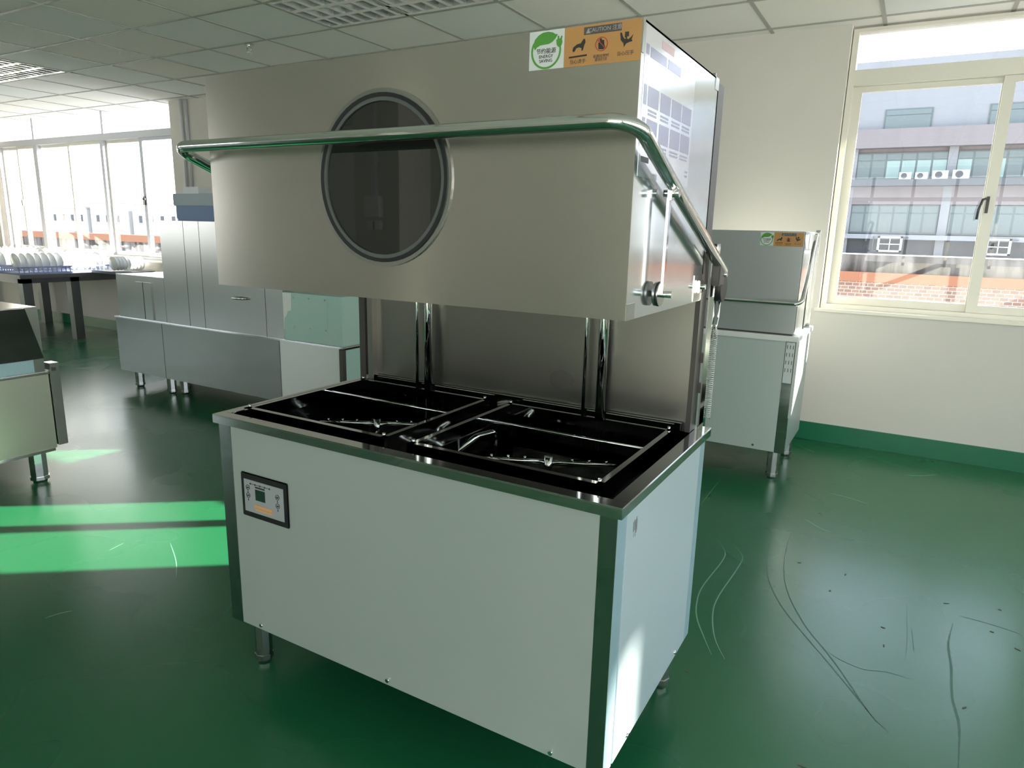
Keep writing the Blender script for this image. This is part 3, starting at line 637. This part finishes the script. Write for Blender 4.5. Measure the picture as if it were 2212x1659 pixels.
# green film control box
gb = obj('control_box', B((-2.03, -1.475, CY-.004, CY+.17, .626, .962)), 'film_green', cm, .002, label='pale green film covered control box')
gp = obj('cover_plate', B((-1.935, -1.605, CY-.008, CY-.004, .715, .945)), 'film_green', gb, .001)
for x in (-1.92, -1.77, -1.62):
    for z in (.727, .933): obj('rivet', T([(x, CY-.007, z), (x, CY-.012, z)], .006, 8), 'satin', gb)
bm = bmesh.new(); prism(bm, [(-2.029, .70), (-2.02, .78), (-2.00, .80), (-1.985, .83), (-1.95, .84), (-1.945, .958), (-2.029, .958)], 'y', CY-.0055, CY-.003); obj('peeled_patch', bm, 'white', gb)
obj('rear_housing', B((-1.90, -1.480, CY+.175, CY+.60, .626, .950)), 'film', cm)
bm = B((-1.4798, -1.479, CY+.20, CY+.27, .84, .945)); obj('dark_label', bm, 'ink_head', cm)
bm = bmesh.new(); prism(bm, [(CY+.20, .74), (CY+.25, .79), (CY+.22, .83)], 'x', -1.4798, -1.479); obj('warning_triangle', bm, 'ink_grey', cm)
for x, y in ((-3.98, 2.19), (-3.53, 2.19), (-3.43, 2.24), (-1.62, 2.19), (-2.5, 2.6), (-3.9, 2.6), (-1.62, 2.62)):
    bm = bmesh.new(); leg(bm, x, y, .165, .035); obj('leg', bm, 'polished', cm)
bx = thing('motor_cover', 'blue and grey plastic cover box on top of the conveyor dishwasher', 'cover', (-3.2, 2.3, 1.432))
bm = bmesh.new(); prism(bm, [(-3.44, 1.455), (-3.41, 1.434), (-2.96, 1.434), (-2.96, 1.553), (-3.44, 1.553)], 'y', 2.30, 2.52); obj('lower_shell', bm, 'blue', bx)
obj('upper_shell', B((-3.46, -2.95, 2.29, 2.53, 1.553, 1.645)), 'bluegrey', bx, .004)
obj('terminal_block', B((-3.39, -3.20, 2.34, 2.45, 1.645, 1.70)), 'alu_blue', bx)

# ------------------------------------------------------------------ left machine
lm = thing('glass_washer', 'stainless dishwasher cut off by the left edge with dark slanted door', 'dishwasher', (-2.6, .1, 0))
obj('lower_body', B((-2.95, -2.20, -.45, .610, .188, .604)), 'satin_warm', lm, .002)
obj('top_ledge', B((-2.95, -2.192, -.45, .612, .604, .616)), 'polished', lm, .002)
obj('base_lip', B((-2.93, -2.20, -.44, .600, .172, .188)), 'polished', lm)
obj('upper_body', B((-2.95, -2.205, -.45, .600, .616, .968)), 'satin', lm, .003)
bm = bmesh.new(); prism(bm, [(-.42, .952), (.528, .966), (.590, .695), (-.42, .695)], 'x', -2.21, -2.180); obj('door', bm, 'dark_panel', lm, .002, label='dark glossy slanted door')
obj('cover_strip', B((-2.206, -2.200, -.40, .545, .622, .690)), 'film_blue', lm)
pst = obj('end_post', B((-2.26, -2.185, .614, .662, .202, .662)), 'satin', lm, .002)
obj('hook', B((-2.186, -2.178, .622, .640, .62, .64)), 'dark_metal', pst)
for x, y in ((-2.26, .53), (-2.26, -.35), (-2.88, .53), (-2.88, -.35)):
    bm = bmesh.new(); leg(bm, x, y, .178, .042); obj('leg', bm, 'polished', lm)

# ------------------------------------------------------------------ table with plates
tb = thing('dish_table', 'dark steel table below the left bank of windows holding white plates', 'table', (-8.8, 3.2, 0))
obj('tabletop', B((-10.6, -6.85, 2.66, 3.86, .755, .80)), 'table', tb, .003)
obj('side_shelf', B((-6.85, -6.25, 3.45, 3.88, .80, .83)), 'table', tb)
obj('apron', B((-10.5, -6.90, 2.70, 2.72, .70, .757), (-6.92, -6.90, 2.70, 3.82, .70, .757)), 'table', tb)
for x, y in ((-6.95, 2.75), (-6.95, 3.27), (-8.7, 2.75), (-8.7, 3.78), (-10.4, 2.75), (-10.4, 3.78)):
    obj('leg', B((x-.05, x+.05, y-.05, y+.05, 0, .756)), 'table', tb)
def plate_mesh():
    bm = bmesh.new(); k = 20; prof = [(0, 0), (.05, .0), (.075, .004), (.105, .016), (.12, .018), (.118, .022), (.07, .010), (0, .006)]
    rr = []
    for r, h in prof:
        if r == 0: rr.append([bm.verts.new((h, 0, 0))])
        else: rr.append([bm.verts.new((h, r*math.cos(i*2*PI/k), r*math.sin(i*2*PI/k))) for i in range(k)])
    for a, b in zip(rr[:-1], rr[1:]):
        for i in range(k):
            q = [a[i % len(a)], a[(i+1) % k % len(a)], b[(i+1) % k % len(b)], b[i % len(b)]]
            u = []; [u.append(v) for v in q if v not in u]
            bm.faces.new(u)
    return bm
p0 = None
rows = [(-7.12, 2.74, 14, 'nearest to the table end'), (-7.62, 2.74, 14, 'second from the table end'), (-8.14, 2.74, 14, 'third from the table end'), (-8.68, 2.74, 14, 'furthest from the table end')]
for row, (x, ya, nn, wh) in enumerate(rows):
    for i in range(nn):
        if p0 is None: p0 = obj('plate', plate_mesh(), 'plate', smooth=True); o = p0
        else: o = p0.copy(); COL.objects.link(o)
        sc = .88+.05*row
        o.scale = (1, sc, sc); o.location = (x, ya+i*.077, .819+.12*sc); o.rotation_euler = (random.uniform(-.03, .03), random.uniform(-.16, -.10), PI/2+random.uniform(-.05, .05))
        o['category'] = 'plate'; o['label'] = 'white plate standing upright in the plate row ' + wh; o['group'] = 'upright plates in the row ' + wh
for k in range(9):
    o = p0.copy(); COL.objects.link(o); o.scale = (1, .7, .7); o.location = (-6.5, 3.50+k*.042, .834+.084); o.rotation_euler = (0, -.1, PI/2)
    o['label'] = 'small white plate standing upright on the side shelf of the dish table'; o['group'] = 'small plates on the side shelf'
def rack(x, y0):
    xa, xb, y1 = x-.17, x+.17, y0+.52
    bm = B((xa, xb, y0, y1, .801, .815))
    for i in range(11):
        y = y0+.005+i*.0502
        for xx in (xa, xb-.008): box(bm, xx, xx+.008, y, y+.008, .815, .875)
    for xx in (xa-.001, xb-.009): box(bm, xx, xx+.010, y0, y1, .868, .882)
    for yy in (y0, y1-.01):
        box(bm, xa, xb, yy, yy+.01, .850, .882)
    return bm
for row, (x, ya, nn, wh) in enumerate(rows):
    for k in range(2):
        tag(obj('dish_rack', rack(x, 2.70+.55*k), 'lilac'), 'lilac plastic dish rack, %s half of the plate row %s' % (('near', 'wall side')[k], wh), 'rack', 'lilac racks under the plates')
tag(obj('orange_tray', B((-9.5, -9.1, 2.75, 3.1, .801, .90)), 'orange', None, .004), 'small orange plastic tray at the left end of the plates', 'tray')

# conduits on the far wall
for x, lab in ((-5.56, 'thin grey conduit pipe beside the left window frame'), (-5.47, 'thin pale conduit pipe right of the other wall pipe')):
    tag(obj('conduit_pipe', T([(x, WY-.018, 1.75), (x, WY-.018, CZ)], .016, 8), 'alu_blue'), lab, 'pipe')
tag(obj('socket_box', B((-5.66, -5.42, WY-.06, WY, 1.60, 1.76)), 'alu_blue', None, .004), 'grey socket box on the far wall below two conduit pipes', 'socket')

# ------------------------------------------------------------------ floor marks
marks = {
'a': ('scuff_l', .0045, [(1.132, 1.866), (1.194, 1.758), (1.21, 1.653), (1.195, 1.373), (1.208, 1.235), (1.239, 1.12), (1.297, 1.003), (1.348, .91)]),
'b': ('scuff_l', .0045, [(1.216, 1.845), (1.278, 1.742), (1.284, 1.613), (1.271, 1.328), (1.284, 1.181), (1.33, 1.024), (1.392, .911)]),
'c': ('scuff', .0045, [(1.352, 2.062), (1.371, 1.825), (1.416, 1.593), (1.495, 1.399), (1.589, 1.247), (1.685, 1.107), (1.789, .951), (1.862, .836)]),
'd': ('scuff', .0045, [(1.427, 2.111), (1.45, 1.785), (1.501, 1.53), (1.596, 1.298), (1.694, 1.14), (1.754, 1.035), (1.839, .873), (1.895, .808)]),
'e': ('scuff', .002, [(1.679, 1.165), (1.734, 1.124), (1.809, 1.107), (1.879, 1.132), (1.955, 1.13)]),
'f': ('scuff', .0075, [(2.088, 1.616), (2.066, 1.443), (2.069, 1.282), (2.065, 1.1), (2.077, .95), (2.066, .752)]),
'g': ('scuff', .003, [(2.11, 1.687), (2.172, 1.685), (2.246, 1.676), (2.306, 1.66)]),
'k': ('scuff_l', .003, [(.953, 2.21), (.95, 2.428), (.949, 2.71)]),
'l': ('scuff_l', .005, [(1.524, 2.833), (1.639, 2.813), (1.74, 2.768)]),
'm': ('scuff_l', .005, [(1.463, 2.359), (1.543, 2.281), (1.601, 2.25)]),
'n': ('scuff_l', .006, [(1.904, 3.43), (2.0, 3.486), (2.086, 3.569)]),
'o': ('scuff', .0012, [(1.932, 1.659), (1.936, 1.405), (1.932, 1.242)]),
'p': ('scuff', .002, [(1.95, 1.49), (1.958, 1.312)]),
'r': ('scuff_l', .004, [(-.986, .448), (-.802, .352), (-.673, .265)]),
's': ('scuff_l', .003, [(-.798, -.174), (-.788, -.13), (-.766, -.093)]),
't': ('scuff_l', .004, [(-1.133, .256), (-1.15, .335)]),
}
def smooth_line(P, n_=6):
    P = [Vector((*p, 0)) for p in P]; out = []
    for i in range(len(P)-1):
        a, b, c, d = P[max(i-1, 0)], P[i], P[i+1], P[min(i+2, len(P)-1)]
        for k in range(n_):
            t_ = k/n_; out.append(.5*((2*b)+(c-a)*t_+(2*a-5*b+4*c-d)*t_*t_+(-a+3*b-3*c+d)*t_**3))
    out.append(P[-1]); return out
for k, (mm, wd, P) in marks.items():
    L = smooth_line(P); bm = bmesh.new(); pr_ = None
    for i, p in enumerate(L):
        d = (L[min(i+1, len(L)-1)]-L[max(i-1, 0)]).normalized(); nrm = Vector((-d.y, d.x, 0)); s = min(1, .15+4*min(i, len(L)-1-i)/len(L))
        a = bm.verts.new(p+nrm*wd/2*s+Vector((0, 0, .0006))); b = bm.verts.new(p-nrm*wd/2*s+Vector((0, 0, .0006)))
        if pr_: bm.faces.new((pr_[0], pr_[1], b, a))
        pr_ = (a, b)
    obj('tyre_scuff' if mm == 'scuff' else 'pale_scratch', bm, mm, fl)
bm = bmesh.new()
for x, y in [(1.51, 1.819), (1.698, 1.81), (1.655, 1.621), (2.07, 1.768), (2.253, 1.828), (2.211, 1.62), (2.281, 1.535), (1.857, 1.431), (1.864, 1.299), (2.096, 1.059), (1.3, .774), (1.521, 2.482), (1.445, 3.681), (1.691, .529)]:
    a = random.uniform(0, PI); r1, r2_ = random.uniform(.006, .011), random.uniform(.002, .004)
    prism(bm, [(x+r1*math.cos(t_)*math.cos(a)-r2_*math.sin(t_)*math.sin(a), y+r1*math.cos(t_)*math.sin(a)+r2_*math.sin(t_)*math.cos(a)) for t_ in [i*2*PI/8 for i in range(8)]], 'z', .0004, .0016)
obj('dust_flecks', bm, 'debris', fl, kind='stuff')

# ------------------------------------------------------------------ outside
struct('ground', B((-400, 300, 6, 400, -9, -8.5)), 'ground')
# factory building opposite (coordinates measured at y = 22, pushed out to y = 55 along the view lines)
kf = (55+1.2833)/(22+1.2833); C0 = Vector((1.7746, -1.2833, 1.4229)); FY = 55
fx = lambda x: C0.x+(x-C0.x)*kf
fz = lambda z: C0.z+(z-C0.z)*kf
fb = thing('factory_building', 'white and pink multi-storey factory block seen through the right window', 'building', (fx(4), FY, -8.5))
X0, X1 = fx(-4.6), fx(9.5)
def fbox(x0, x1, z0, z1, d0, d1): return (fx(x0), fx(x1), FY-d0, FY+d1, fz(z0), fz(z1))
obj('upper_wall', B((X0, X1, FY, FY+12, fz(4.49), fz(6.35))), 'b_white', fb)
obj('parapet_band', B((X0, X1, FY-.6, FY+12, fz(3.98), fz(4.49))), 'b_pink', fb)
obj('storey_wall', B((X0, X1, FY+.2, FY+12, fz(2.92), fz(3.98))), 'b_pink', fb)
obj('storey_wall', B((X0, X1, FY-.1, FY+12, fz(2.42), fz(2.92))), 'b_pink', fb)
obj('storey_wall', B((X0, X1, FY+.2, FY+12, fz(1.44), fz(2.42))), 'b_white', fb)
obj('storey_wall', B((X0, X1, FY+.1, FY+12, -8.5, fz(1.44))), 'b_grey', fb)
obj('canopy_slab', B((X0, X1, FY-1.2, FY+.3, fz(2.92), fz(3.09))), 'b_grey', fb)
obj('ledge', B((X0, X1, FY-.8, FY+.3, fz(1.44), fz(1.57))), 'b_white', fb)
obj('ledge', B((X0, X1, FY-1.2, FY+.3, fz(.90), fz(.96))), 'b_white', fb)
P_ = 2.49  # bay pitch at y=22
for b in range(-1, 3):
    ox = -.02+P_*b
    # small upper windows
    w0 = obj('window', B(fbox(ox+.56, ox+1.75, 4.47, 5.04, .05, .1)), 'b_frame', fb)
    obj('pane', B(fbox(ox+.60, ox+1.71, 4.50, 4.86, .08, .06), fbox(ox+.60, ox+1.71, 4.88, 5.01, .08, .06)), 'b_glass', w0)
    # row 1 and row 2 strips of windows
    for zb, zt, xe, lights in ((3.12, 3.86, 2.28, (1, 1, 2, 1, 2, 2)), (1.60, 2.41, 2.24, (1, 1, 1, 0, 1, 1))):
        w1 = obj('window', B(fbox(ox, ox+xe, zb, zt, -.02, .3)), 'b_frame', fb)
        nn = 6
        for i in range(nn):
            a = ox+xe*i/nn+.025; c = ox+xe*(i+1)/nn-.025
            lit = (zb > 3 and i in (0 if b % 2 else 3, 2, 4, 5))
            obj('pane', B(fbox(a, c, zb+.04, zb+(zt-zb)*.70, .0, .25)), 'b_glass_l' if lit and not (b == 0 and i == 5 and False) else 'b_glass', w1)
            obj('pane', B(fbox(a, c, zb+(zt-zb)*.74, zt-.03, .0, .25)), 'b_glass', w1)
    obj('pillar', B(fbox(ox+2.27, ox+P_, .96, 3.98, .12, .2)), 'b_white', fb)
for x0, x1, z1 in ((1.125, 1.425, 3.28), (1.516, 1.821, 3.273), (1.929, 2.30, 3.309), (2.40, 2.79, 3.322)):
    nm = {1.125: 'leftmost', 1.516: 'second from the left', 1.929: 'third from the left', 2.40: 'rightmost'}[x0]
    a = thing('air_conditioner', 'white outdoor air conditioner unit on the factory ledge, %s of four' % nm, 'air conditioner', (fx((x0+x1)/2), FY-.8, fz(3.09)), 'air conditioner units on the factory ledge')
    obj('casing', B((fx(x0), fx(x1), FY-1.15, FY-.75, fz(3.092), fz(z1))), 'b_ac', a)
    r_ = (fz(z1)-fz(3.09))*.40; bm = bmesh.new(); poly_front(bm, circ(fx(x0)+(fx(x1)-fx(x0))*.40, (fz(z1)+fz(3.09))/2, r_, 20), FY-1.19, FY-1.14); obj('fan_grille', bm, 'b_grey', a)
for x0, x1, nm in ((.808, 1.44, 'left'), (3.43, 4.0, 'right')):
    a = thing('window_cage', 'white metal air conditioner cage on the factory wall, %s one of two' % nm, 'cage', (fx((x0+x1)/2), FY-1, fz(1.08)), 'metal cages on the factory wall')
    X_a, X_b, Z_a, Z_b = fx(x0), fx(x1), fz(1.08), fz(1.52)
    obj('frame', B((X_a, X_b, FY-1.0, FY-.85, Z_a, Z_a+.12), (X_a, X_b, FY-1.0, FY-.85, Z_b-.12, Z_b), (X_a, X_a+.14, FY-1.0, FY-.85, Z_a, Z_b), (X_b-.14, X_b, FY-1.0, FY-.85, Z_a, Z_b), (X_a, X_b, FY-.97, FY-.9, (Z_a+Z_b)/2-.03, (Z_a+Z_b)/2+.03), ((X_a+X_b)/2-.03, (X_a+X_b)/2+.03, FY-.97, FY-.9, Z_a, Z_b)), 'b_ac', a)
    obj('bracket', B((X_a-.35, X_a, FY-1.0, FY-.82, Z_a, Z_a+.06), (X_b, X_b+.35, FY-1.0, FY-.82, Z_b-.1, Z_b-.04), (X_a-.3, X_a-.25, FY-1, FY-.82, Z_a, Z_b)), 'b_grey', a)
# low boundary walls
t = thing('boundary_wall', 'brick parapet with terracotta band and stained coping outside the right window', 'wall', (4, 10, -8.5))
obj('brick_face', B((-2.5, 14, 10, 10.3, -8.5, .82)), 'brick', t)
obj('terracotta_band', B((-2.5, 14, 9.96, 10.3, .82, .958)), 'band', t)
obj('coping', B((-2.5, 14, 10.02, 10.3, .958, 1.205)), 'concrete', t)
obj('cap', B((-2.5, 14, 10.0, 10.35, 1.205, 1.215)), 'white', t)
t = thing('boundary_wall', 'low red topped wall outside the left bank of windows', 'wall', (-18, 10, -8.5))
obj('lower_face', B((-30, -10, 10, 10.3, -8.5, .87)), 'concrete', t)
obj('red_band', B((-30, -10, 9.95, 10.3, .87, 1.05)), 'band', t)
# far pale buildings and a tree, left
for i, (x0, x1, z1, lab) in enumerate(((-62, -55, 2.3, 'pale low building far outside, leftmost of the three'), (-54.5, -49.5, 2.7, 'pale ribbed building far outside with small dark windows'), (-49, -38, 2.2, 'long white low building far outside the left windows'))):
    t = thing('far_building', lab, 'building', ((x0+x1)/2, 30, -8.5), 'pale buildings beyond the left windows')
    obj('wall', B((x0, x1, 30, 36, -8.5, z1)), 'tin', t); obj('roof', B((x0-.2, x1+.2, 29.8, 36.2, z1, z1+.12)), 'red_far' if i == 3 else 'tin', t)
    k = x0+.8
    while k < x1-.6:
        obj('window', B((k, k+.35, 29.97, 30.05, 1.3, 1.8)), 'b_grey', t); k += 1.3
def tree(name, x, y, z, s, lab, seed):
    random.seed(seed)
    t = thing(name, lab, 'tree', (x, y, -8.5))
    obj('trunk', T([(x, y, -8.5), (x+.1, y, z-s*.4)], [.35, .2], 8), 'dark_metal', t)
    bm = bmesh.new()
    for k in range(26):
        c = Vector((random.gauss(0, .42), random.gauss(0, .42), random.gauss(0, .30)))*s
        mt = Matrix.Translation(Vector((x, y, z))+c) @ Matrix.Diagonal((1, 1, .7, 1)) @ Matrix.Rotation(random.random()*3, 4, 'X')
        bmesh.ops.create_icosphere(bm, subdivisions=2, radius=s*random.uniform(.12, .26), matrix=mt)
    for v in bm.verts: v.co += Vector((random.uniform(-1, 1), random.uniform(-1, 1), random.uniform(-1, 1)))*.06*s
    obj('crown', bm, 'tree', t, kind='stuff')
tree('leafy_tree', -41, 39, 2.4, 1.6, 'bushy tree behind the long white building outside', 3)
tree('leafy_tree', -25.5, 12.6, .2, .9, 'green tree in the lower left corner of the left windows', 5)
